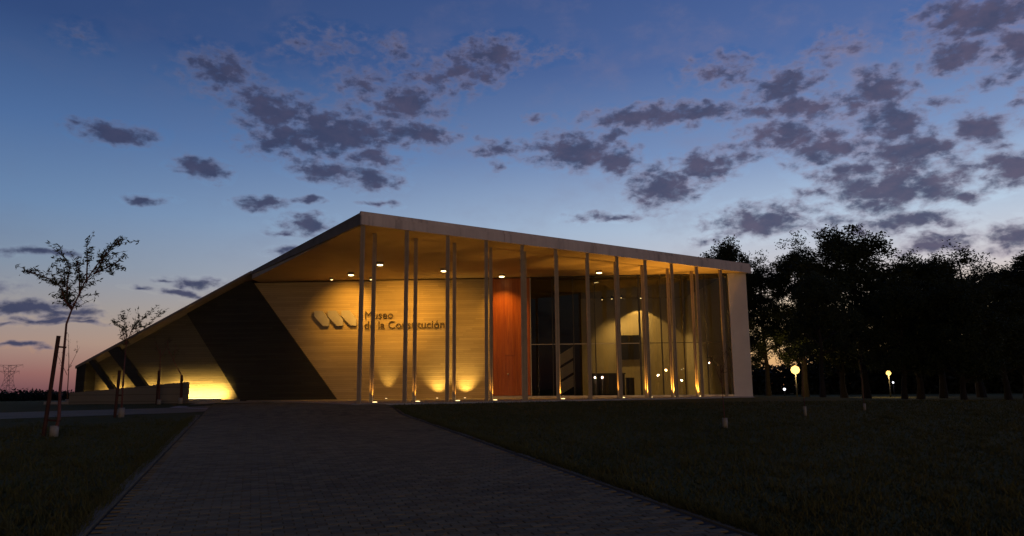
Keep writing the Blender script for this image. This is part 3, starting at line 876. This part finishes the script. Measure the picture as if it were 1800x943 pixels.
for x, dy, lb, e_, s_ in ((-6.13, 0.55, 'dim ground lamp below the lettering by the sign wall', 95, 56), (-3.66, 0.50, 'ground lamp at the sign wall between second and third columns', 150, 92),
                      (-2.32, 0.50, 'ground lamp at the sign wall near the red door', 180, 92)):
    uplight((x, wy(x) - dy, FZ), lb, e_, s_, (0, 0.42, 1.0), 'ground lamps along the sign wall', 'uplamp_dim', 0.06, (1.0, 0.60, 0.13), blend=1.0)

# strip lights on the ledge, washing the wall between the fins
for x0, x1, lb, e_ in ((-17.2, -14.3, 'strip light washing the widest bay between the raking fins', 300), (-18.55, -17.75, 'strip light washing the bay between the two slim fins', 60),
                       (-20.6, -19.3, 'strip light washing the bay beside the end pier', 52)):
    xc = (x0 + x1) / 2; h_ = x0 < -17
    e = empty('strip_light', (xc, wy(xc, -0.60 if h_ else -1.55), 1.222), SW); tag(e, lb, 'strip light', 'strip lights on the ledge')
    h = (x1 - x0) / 2
    MB().box(-h, h, -0.05, 0.05, 0.0, 0.05).build('housing', M['alu'], e)
    MB().box(-h + 0.02, h - 0.02, -0.03, 0.03, 0.0505, 0.06).build('diffuser', M['strip'], e)
    light('AREA', 'strip_beam', e, (0, 0, 0.075), e_, (1.0, 0.60, 0.13), target=(0, 1.0, 0.40 if h_ else 0.72), sx=2 * h, sy=0.05, spread=100 if h_ else 92)

# lamps in the hall
for x, y, z, lb in ((5.33, 43.6, 6.80, 'small hall ceiling lamp farthest from the screen'), (5.90, 43.6, 6.84, 'small hall ceiling lamp, middle of the three'), (6.46, 43.6, 6.9, 'small hall ceiling lamp nearest above the screen')):
    e = empty('hall_spotlight', (x, y, CZ - 0.004)); tag(e, lb, 'ceiling light', 'spotlights in the hall')
    MB().lathe([(0.05, z - CZ), (0.06, z - CZ + 0.14), (0.012, z - CZ + 0.15), (0.012, 0.0)], seg=12).build('housing', M['charcoal'], e, True)
    MB().lathe([(0.01, z - CZ - 0.03), (0.048, z - CZ - 0.001)], seg=12).build('lens', M['lamp_small'], e, True)
    light('SPOT', 'hall_beam', e, (0, -0.05, z - CZ - 0.06), 130, (1.0, 0.58, 0.15), target=(0.42, 0.15, -1), size=92, blend=0.5, radius=0.04)
e = empty('hall_wall_washer', (7.75, 44.2, CZ - 0.004)); tag(e, 'hall lamp throwing an arch of light onto the back wall', 'ceiling light')
MB().lathe([(0.09, -0.16), (0.10, 0.0)], seg=14).build('housing', M['charcoal'], e, True)
MB().lathe([(0.02, -0.20), (0.085, -0.161)], seg=14).build('lens', M['lamp_small'], e, True)
light('SPOT', 'washer_beam', e, (0, 0, -0.24), 170, (1.0, 0.58, 0.15), target=(0.0, 0.0, -1), size=110, blend=0.15, radius=0.04)

# ------------------------------------------------------------------ street lamps
def street_lamp(x, y, z, label, group, energy, mat, head=0.22, col=(1.0, 0.66, 0.22)):
    gz = ground_z(x, y)
    e = empty('street_lamp', (x, y, gz)); tag(e, label, 'street lamp', group)
    h = z - gz
    MB().tube([(0, 0, -0.1), (0, 0, 0.5), (0, 0, h - head)], [0.07, 0.05, 0.035], 10).build('post', M['post'], e, True)
    MB().lathe([(0.05, h - head), (head * 0.8, h - head * 0.6), (head, h), (head * 0.8, h + head * 0.6), (0.06, h + head * 0.95)], seg=16).build('globe', M[mat], e, True)
    MB().lathe([(0.10, h + head * 0.96), (0.02, h + head * 1.2)], seg=12).build('cap', M['post'], e, True)
    if energy: light('POINT', 'street_lamp_light', e, (0, 0, h), energy, col, radius=head * 0.45)
street_lamp(19.66, 52.0, 2.75, 'large glowing globe lamp between the trees nearest the museum', 'park street lamps', 190, 'sodium', 0.30)
street_lamp(31.16, 62.0, 2.65, 'smaller warm globe lamp between the farther tree trunks', 'park street lamps', 200, 'sodium', 0.20)
street_lamp(27.14, 75.0, 1.35, 'low white lamp below the large globe lamp', 'park street lamps', 0, 'led', 0.12)
street_lamp(40.6, 80.0, 1.95, 'tiny white lamp beneath the smaller warm globe lamp', 'park street lamps', 0, 'led', 0.09)
for x, y, z in ((11.72, -41.37, 3.46), (13.38, -47.64, 4.35), (16.44, -52.08, 4.61), (17.81, -45.2, 5.37), (19.84, -56.56, 4.01), (18.03, -40.19, 2.63),
                (15.9, -49.99, 2.75), (21.78, -60.85, 5.85), (2.33, -40.14, 3.21), (3.37, -45.32, 3.27)):
    street_lamp(x, y, z, 'distant street lamp mirrored as a spark in the hall glazing', 'street lamps mirrored in the glazing', 1650, 'farlamp', 0.12, (1.0, 0.62, 0.30))

# ------------------------------------------------------------------ trees
def leaf_quad(b, c, size, rng, slim=1.0):
    d = Vector((rng.gauss(0, 1), rng.gauss(0, 1), rng.gauss(0, 0.7))).normalized()
    s = d.cross(Vector((rng.gauss(0, 1), rng.gauss(0, 1), rng.gauss(0, 1)))).normalized()
    l, w = size * rng.uniform(0.7, 1.3), size * rng.uniform(0.3, 0.5) * slim
    n = len(b.v)
    b.v += [tuple(c - d * l * 0.5), tuple(c + s * w * 0.5), tuple(c + d * l * 0.5), tuple(c - s * w * 0.5)]
    b.f.append([n, n + 1, n + 2, n + 3])

def raw(name, b, mat):
    me = bpy.data.meshes.new(name)
    me.from_pydata(b.v, [], b.f)
    me.materials.append(mat)
    return me

def tree_variant(seed, h, width, base, n_limb, clump, leaves, leaf=0.2, gap=1.0):
    """trunk and crown meshes for a tree h metres tall; base = height of the lowest limbs"""
    rng = random.Random(seed)
    tr, cr = MB(), MB()
    lean = Vector((rng.uniform(-.05, .05), rng.uniform(-.05, .05), 1))
    pts = [Vector((0, 0, -0.3))]
    for i in range(1, 9):
        z = h * 0.9 * i / 8
        pts.append(Vector((lean.x * z + rng.uniform(-.1, .1), lean.y * z + rng.uniform(-.1, .1), z)))
    r0 = 0.018 * h + 0.05
    tr.tube(pts, [r0 * 1.35] + [r0 * (1 - 0.86 * i / 8) for i in range(1, 9)], 9)
    tips = []
    for k in range(n_limb):
        f = (k + rng.random()) / n_limb
        z = base + (h * 0.88 - base) * f
        i = min(7, int(z / (h * 0.9) * 8))
        o = pts[i].lerp(pts[i + 1], z / (h * 0.9) * 8 - i)
        a = k * 2.4 + rng.uniform(-.5, .5)
        prof = math.sin(math.pi * (0.16 + 0.80 * f) ** 0.85)
        ln_ = width * (0.35 + 0.75 * max(0, prof)) * rng.uniform(0.6, 1.15)
        d = Vector((math.cos(a), math.sin(a), rng.uniform(0.15, 0.75)))
        q = [o, o + d * ln_ * 0.5, o + d * ln_ * 0.95 + Vector((0, 0, rng.uniform(0, .25) * ln_))]
        rr = r0 * (1 - 0.8 * f) * 0.42
        tr.tube(q, [rr, rr * 0.65, rr * 0.25], 6)
        tips += [(q[2], 1.0), (q[1].lerp(q[2], 0.5), 0.85)]
        for j in range(2):
            a2 = a + rng.choice((-1, 1)) * rng.uniform(.5, 1.1)
            st = q[0].lerp(q[1], rng.uniform(.5, 1.0))
            en = st + Vector((math.cos(a2), math.sin(a2), rng.uniform(.1, .8))) * ln_ * rng.uniform(.3, .55)
            tr.tube([st, en], [rr * 0.5, rr * 0.18], 5)
            tips.append((en, 0.8))
    tips.append((pts[-1] + Vector((0, 0, h * 0.06)), 1.0))
    per = leaves // len(tips)
    for c, w in tips:
        rad = clump * w * rng.uniform(0.65, 1.25)
        subs = [c + Vector((rng.gauss(0, .45), rng.gauss(0, .45), rng.gauss(0, .28))) * rad for _ in range(7)]
        for _ in range(int(per * w * gap)):
            s = rng.choice(subs)
            cl = lambda q: max(-1.7 * q, min(1.7 * q, rng.gauss(0, q)))
            p = s + Vector((cl(.25), cl(.25), cl(.17))) * rad
            leaf_quad(cr, p, leaf, rng)
    return raw('trunk', tr, M['trunk']), raw('crown', cr, M['leaf'])

VAR = [tree_variant(3, 12.0, 2.7, 3.6, 17, 1.3, 30000, 0.22), tree_variant(8, 12.0, 2.5, 2.8, 18, 1.25, 30000, 0.22),
       tree_variant(21, 12.0, 3.5, 2.2, 20, 1.5, 40000, 0.23), tree_variant(34, 12.0, 3.2, 1.7, 21, 1.6, 42000, 0.24),
       tree_variant(55, 12.0, 2.6, 3.6, 14, 1.0, 6500, 0.22)]
def tree(x, y, top, var, rz, wid, label, name='park_tree', group='trees beside the museum'):
    gz = ground_z(x, y)
    e = empty(name, (x, y, gz - 0.05), rz)
    s = (top - gz) / 12.3
    e.scale = (s * wid, s * wid, s)
    tag(e, label, 'tree', group)
    for nm, me in zip(('trunk', 'crown'), VAR[var]):
        o = bpy.data.objects.new(nm, me); COL.objects.link(o); o.parent = e
TREES = [
    (17.9, 60, 14.0, 0, 0.3, 0.95, 'tall dark tree rising behind the right end of the roof'),
    (19.4, 57, 11.4, 1, 1.9, 0.9, 'thin crowned tree against the yellow sky by the white wall'),
    (21.4, 55, 12.4, 1, 2.2, 1.0, 'dark tree standing behind the large globe lamp'),
    (22.6, 48, 12.4, 2, 0.8, 1.0, 'tallest broad dark tree with a domed top'),
    (28.2, 52, 10.9, 3, 4.0, 1.05, 'dark rounded tree next behind the smaller globe lamp'),
    (31.5, 55, 11.3, 0, 2.9, 1.1, 'dark tree with a flat top behind the lamps'),
    (35.6, 57, 12.7, 4, 0.9, 1.15, 'sparse tree showing sky through its top'),
    (34.2, 50, 9.9, 3, 5.2, 1.1, 'dark dense tree below the sparse topped one'),
    (35.6, 47, 11.0, 1, 1.1, 1.15, 'dark tree cut by the right edge of the picture'),
    (16.9, 41, 8.2, 0, 2.6, 0.95, 'low spreading dark tree with the thick trunk nearest the lawn'),
    (22.4, 43, 8.0, 2, 3.7, 1.05, 'low dark tree with leaning trunk in the middle of the grove'),
    (24.3, 40.5, 7.6, 3, 0.2, 1.1, 'low dark tree at the front right of the grove'),
    (29.0, 44, 8.3, 2, 5.6, 1.1, 'low dark tree at the far right of the lawn'),
    (25.6, 58, 11.0, 3, 1.4, 1.1, 'dark tree filling the back of the grove between both lamps'),
    (42.5, 60, 12.5, 2, 2.0, 1.1, 'dark tree behind the one at the right edge'),
]
for t_ in TREES: tree(*t_)

# far woods: one mass each
def woods(name, p0, p1, depth, h0, h1, count, leaf, seed):
    rng = random.Random(seed)
    b = MB()
    p0, p1 = Vector(p0), Vector(p1)
    L_ = (p1 - p0).length
    for i in range(count):
        f = rng.random()
        q = p0.lerp(p1, f)
        env = h0 + (h1 - h0) * (0.5 + 0.5 * math.sin(f * L_ * 0.21 + seed) * math.sin(f * L_ * 0.083 + 1.7)) * (0.6 + 0.4 * math.sin(f * L_ * 0.9))
        z = ground_z(q.x, q.y) if name.startswith('far_wood') else -3.2
        leaf_quad(b, Vector((q.x + rng.uniform(-depth, depth), q.y + rng.uniform(-depth, depth), z + env * rng.random() ** 0.8)), leaf, rng)
    o = bpy.data.objects.new(name, raw(name, b, M['farwood'])); COL.objects.link(o)
    return o
tag(woods('far_wood', (16, 98), (90, 84), 5.0, 2.6, 5.2, 26000, 0.75, 2), 'dark belt of low woodland behind the grove', 'woodland', kind='stuff')
tag(woods('far_wood', (37, 92), (95, 80), 4.0, 4.5, 8.0, 26000, 0.8, 9), 'taller dark belt of woodland closing the grove on the right', 'woodland', kind='stuff')
tag(woods('far_shore_wood', (-520, 400), (20, 370), 9.0, 4.2, 7.5, 26000, 2.2, 5), 'dark line of woods on the far shore', 'woodland', kind='stuff')

# ------------------------------------------------------------------ saplings with stakes and white guards
def sapling(base, trunk, branches, stakes, ties, label, seed, leaves=300, rad=0.022, spread=0.24, leaf=0.10, guard=0.25, lm='leaf2', gr=0.085):
    rng = random.Random(seed)
    gz = ground_z(base[0], base[1])
    o0 = Vector((base[0], base[1], gz))
    e = empty('young_tree', o0); tag(e, label, 'sapling', 'staked young trees')
    def W(p):
        p = Vector(p) if len(p) == 3 else Vector((p[0], base[1], p[1]))
        return p - o0
    b = MB()
    tp = [W(p) for p in trunk]
    b.tube(tp, [rad * (1 - 0.6 * i / max(1, len(tp) - 1)) for i in range(len(tp))], 7)
    b.build('trunk', M['bark'], e, True)
    lf = MB(); tw = MB()
    segs = []
    for br in branches:
        q = [W(p) for p in br]
        dy = rng.uniform(-0.35, 0.35)
        q = [p + Vector((0, dy * i / max(1, len(q) - 1), 0)) for i, p in enumerate(q)]
        tw.tube(q, [rad * 0.5 * (1 - 0.7 * i / max(1, len(q) - 1)) for i in range(len(q))], 5)
        for i in range(len(q) - 1): segs.append((q[i], q[i + 1], i / max(1, len(q) - 1)))
    twigs = []
    for (p, q, f) in segs:
        for _ in range(5):
            s = p.lerp(q, rng.random())
            d = (q - p).normalized() + Vector((rng.gauss(0, .6), rng.gauss(0, .9), rng.gauss(.1, .5)))
            t_ = s + d.normalized() * spread * rng.uniform(.4, 1.3)
            tw.tube([s, t_], [rad * 0.16, rad * 0.07], 4)
            twigs.append((s, t_))
        if f > 0.4: twigs.append((p, q))
    for _ in range(leaves):
        s, t_ = rng.choice(twigs)
        p = s.lerp(t_, rng.uniform(0.15, 1.08)) + Vector((rng.gauss(0, .035), rng.gauss(0, .04), rng.gauss(0, .03)))
        leaf_quad(lf, p, leaf, rng, 0.6)
    tw.build('branches', M['bark'], e)
    lo = bpy.data.objects.new('leaves', raw('leaves', lf, M[lm])); COL.objects.link(lo); lo.parent = e
    for st in stakes:
        MB().tube([W(p) for p in st], 0.042, 6).build('stake', M['stake'], e)
    for ti in ties:
        MB().tube([W(p) for p in ti], 0.02, 5).build('tie_bar', M['stake'], e)
    g_ = MB().lathe([(gr, -0.03), (gr, guard), (gr - 0.01, guard), (gr - 0.01, 0.0)], seg=14)
    if guard: g_.build('trunk_guard', M['guard'], e, True)
sapling((-10.03, 16.5), [(-10.03, 0.6), (-9.95, 1.06), (-9.98, 1.62), (-9.97, 2.49), (-9.97, 3.12), (-9.88, 3.44)],
        [[(-9.88, 3.44), (-9.73, 3.76), (-9.60, 4.04), (-9.34, 4.43), (-9.0, 4.80), (-8.86, 4.99)], [(-9.88, 3.44), (-10.0, 3.63), (-10.09, 3.96), (-10.34, 4.13), (-10.84, 4.29)],
         [(-10.0, 3.63), (-10.02, 4.0), (-9.98, 4.4), (-10.1, 4.62)], [(-9.6, 4.04), (-9.55, 4.5), (-9.52, 4.86)], [(-9.45, 4.25), (-9.1, 4.36), (-8.78, 4.46)],
         [(-9.73, 3.76), (-9.75, 4.2), (-9.8, 4.55)], [(-10.09, 3.96), (-10.3, 4.35)], [(-9.88, 3.5), (-10.15, 3.72), (-10.22, 3.8)], [(-9.4, 4.3), (-9.3, 4.75)]],
        [[(-10.26, 0.55), (-10.12, 2.86)]], [[(-10.16, 2.62), (-9.93, 2.60)], [(-10.27, 1.02), (-9.92, 1.0)]],
        'tall staked young tree with forked leafy crown at the left of the lawn', 4, 1800, 0.042, 0.38, 0.115, 0.24)
sapling((-11.61, 22.3), [(-11.61, 0.9), (-11.63, 2.11), (-11.62, 3.05)],
        [[(-11.62, 3.0), (-11.48, 3.47), (-11.27, 3.72), (-11.0, 3.98)], [(-11.62, 3.0), (-11.75, 3.5), (-12.05, 3.73)], [(-11.62, 3.0), (-11.6, 3.6), (-11.65, 3.85)], [(-11.48, 3.47), (-11.1, 3.6), (-10.85, 3.9)]],
        [[(-11.80, 0.8), (-11.76, 2.25)]], [[(-11.80, 1.52), (-11.6, 1.52)]],
        'staked young tree with small crown just over the raking roof edge', 9, 600, 0.030, 0.32, 0.115, 0.28)
sapling((-14.9, 31.6), [(-14.9, 1.1), (-14.95, 2.5), (-15.0, 3.4)], [[(-15.0, 3.2), (-15.3, 3.9)], [(-15.0, 3.0), (-14.7, 3.7)]], [[(-15.0, 1.0), (-15.0, 2.5)]], [],
        'thin young tree before the middle of the low outer wall', 12, 90, 0.03, 0.3, 0.10, 0.2)
sapling((-14.0, 31.6), [(-14.0, 1.1), (-14.05, 2.35), (-14.25, 2.65), (-14.6, 3.3)], [[(-14.6, 3.2), (-14.9, 3.8)], [(-14.4, 2.9), (-14.2, 3.6)]], [[(-13.95, 1.0), (-14.0, 2.3)]], [],
        'thin bent young tree at the end of the low outer wall', 15, 90, 0.03, 0.3, 0.10, 0.26)
sapling((-20.2, 34.0), [(-20.2, 0.9), (-20.25, 2.6), (-20.3, 3.3)], [[(-20.3, 2.4), (-20.8, 3.5)], [(-20.3, 2.6), (-19.9, 3.7)], [(-20.3, 3.2), (-20.3, 4.0)]], [], [],
        'faint twiggy young tree beside the end pier of the wing', 18, 80, 0.025, 0.4, 0.09, 0.22)
sapling((4.84, 17.27), [(4.84, 0.7), (4.82, 1.5), (4.80, 2.1)], [[(4.8, 1.7), (4.7, 2.3)], [(4.8, 1.9), (4.95, 2.4)]], [], [],
        'slender young tree in a white guard before the white end wall', 22, 70, 0.014, 0.2, 0.08, 0.22, gr=0.06)
sapling((7.94, 20.5), [(7.94, 0.8), (7.93, 1.6), (7.95, 2.2)], [[(7.95, 1.9), (8.05, 2.5)]], [], [],
        'slender young tree in a white guard below the large globe lamp', 25, 50, 0.014, 0.2, 0.08, 0.26, gr=0.04)
sapling((10.36, 22.2), [(10.36, 0.8), (10.35, 1.6), (10.33, 2.1)], [[(10.33, 1.8), (10.25, 2.4)]], [], [],
        'slender young tree in a white guard farthest right on the lawn', 28, 40, 0.012, 0.2, 0.08, 0.22, gr=0.035)

# ------------------------------------------------------------------ lattice pylon on the far shore
py = empty('transmission_pylon', (-405.0, 600.0, -3.0)); tag(py, 'faint lattice power pylon on the horizon beyond the shore', 'pylon')
def strut(b, p, q, r=0.28): b.tube([p, q], r * 0.4, 4)
leg_b, body, arms = [], MB(), MB()
def half(z): return 5.2 - 3.4 * min(1, z / 17.0) if z < 17 else 1.8 + (z - 17) * 0.16
lv = [0, 6, 11, 15, 18.5, 22, 27]
for sx in (-1, 1):
    for sy in (-1, 1):
        b = MB()
        b.tube([(sx * half(z), sy * half(z), z) for z in lv], 0.13, 4)
        b.build('leg', M['pylon'], py)
for i in range(len(lv) - 1):
    z0, z1 = lv[i], lv[i + 1]; a0, a1 = half(z0), half(z1)
    for s in (-1, 1):
        strut(body, (-a0, s * a0, z0), (a1, s * a1, z1), 0.2); strut(body, (a0, s * a0, z0), (-a1, s * a1, z1), 0.2)
        strut(body, (s * a0, -a0, z0), (s * a1, a1, z1), 0.2); strut(body, (-a1, s * a1, z1), (a1, s * a1, z1), 0.2)
body.build('bracing', M['pylon'], py)
for z, l in ((27, 10.5), (22, 8.0)):
    for s in (-1, 1):
        strut(arms, (0, 0, z), (s * l, 0, z + 0.4), 0.28); strut(arms, (s * 1.8, 0, z - 2.5), (s * l, 0, z + 0.4), 0.22)
        strut(arms, (s * l, 0, z + 0.4), (s * l, 0, z - 2.0), 0.2)
arms.build('crossarm', M['pylon'], py)

# ------------------------------------------------------------------ grass blades near the viewer and along the kerbs
rng = random.Random(77)
gb = MB()
def on_path(x, y):
    q = Vector((x, y)) - P0
    return abs(q.dot(PT)) < HALF + 0.10
cnt = 0
def on_walk(x, y):
    q = Vector((x, y)) - c0
    return q.dot(wd) > -1.5 and abs(q.dot(wn)) < 1.95
while cnt < 130000:
    y = 5.5 + 23.0 * rng.random() ** 1.45
    x = rng.uniform(-1.15, 1.15) * (y + 1.5)
    if on_path(x, y): continue
    if on_walk(x, y) or (Vector((x, y)) - E0).dot(EN) < 0.4 or (x < -4 and y > 24): continue
    h = rng.uniform(0.025, 0.07); w = 0.006 + 0.0006 * y
    a = rng.uniform(0, 6.28); z = ground_z(x, y) - 0.005
    n = len(gb.v)
    dx, dy = math.cos(a) * w, math.sin(a) * w
    gb.v += [(x - dx, y - dy, z), (x + dx, y + dy, z), (x + rng.gauss(0, .03), y + rng.gauss(0, .03), z + h)]
    gb.f.append([n, n + 1, n + 2]); cnt += 1
for _ in range(26000):                      # longer tufts creeping over the kerbs
    sd2 = rng.choice((-1, 1)); q = P0 + PD * (-1.5 + 18.0 * rng.random() ** 1.4) + PT * sd2 * (HALF + 0.06 + abs(rng.gauss(0.06, 0.09)))
    if rng.random() > 0.35 + 0.65 * abs(math.sin(q.y * 1.7 + sd2) * math.sin(q.y * 0.6)): continue
    x, y = q.x, q.y; h = rng.uniform(0.04, 0.12); w = 0.007; a = rng.uniform(0, 6.28); z = ground_z(x, y) + 0.01
    n = len(gb.v); dx, dy = math.cos(a) * w, math.sin(a) * w
    gb.v += [(x - dx, y - dy, z), (x + dx, y + dy, z), (x + rng.gauss(0, .05), y + rng.gauss(0, .05), z + h)]
    gb.f.append([n, n + 1, n + 2])
for _ in range(900):                        # clumps breaking the evenness of the lawn
    y = 6 + 16 * rng.random() ** 1.5; x = rng.uniform(-0.75, 0.75) * y
    if on_path(x, y) or on_walk(x, y): continue
    for _ in range(26):
        x1, y1 = x + rng.gauss(0, .09), y + rng.gauss(0, .09); h = rng.uniform(0.05, 0.14); w = 0.008; a = rng.uniform(0, 6.28); z = ground_z(x1, y1) - 0.005
        if on_path(x1, y1): continue
        n = len(gb.v); dx, dy = math.cos(a) * w, math.sin(a) * w
        gb.v += [(x1 - dx, y1 - dy, z), (x1 + dx, y1 + dy, z), (x1 + rng.gauss(0, .06), y1 + rng.gauss(0, .06), z + h)]
        gb.f.append([n, n + 1, n + 2])
go = bpy.data.objects.new('grass', raw('grass', gb, M['lawn'])); COL.objects.link(go)
tag(go, 'short dark grass of the lawn', 'grass', kind='stuff')
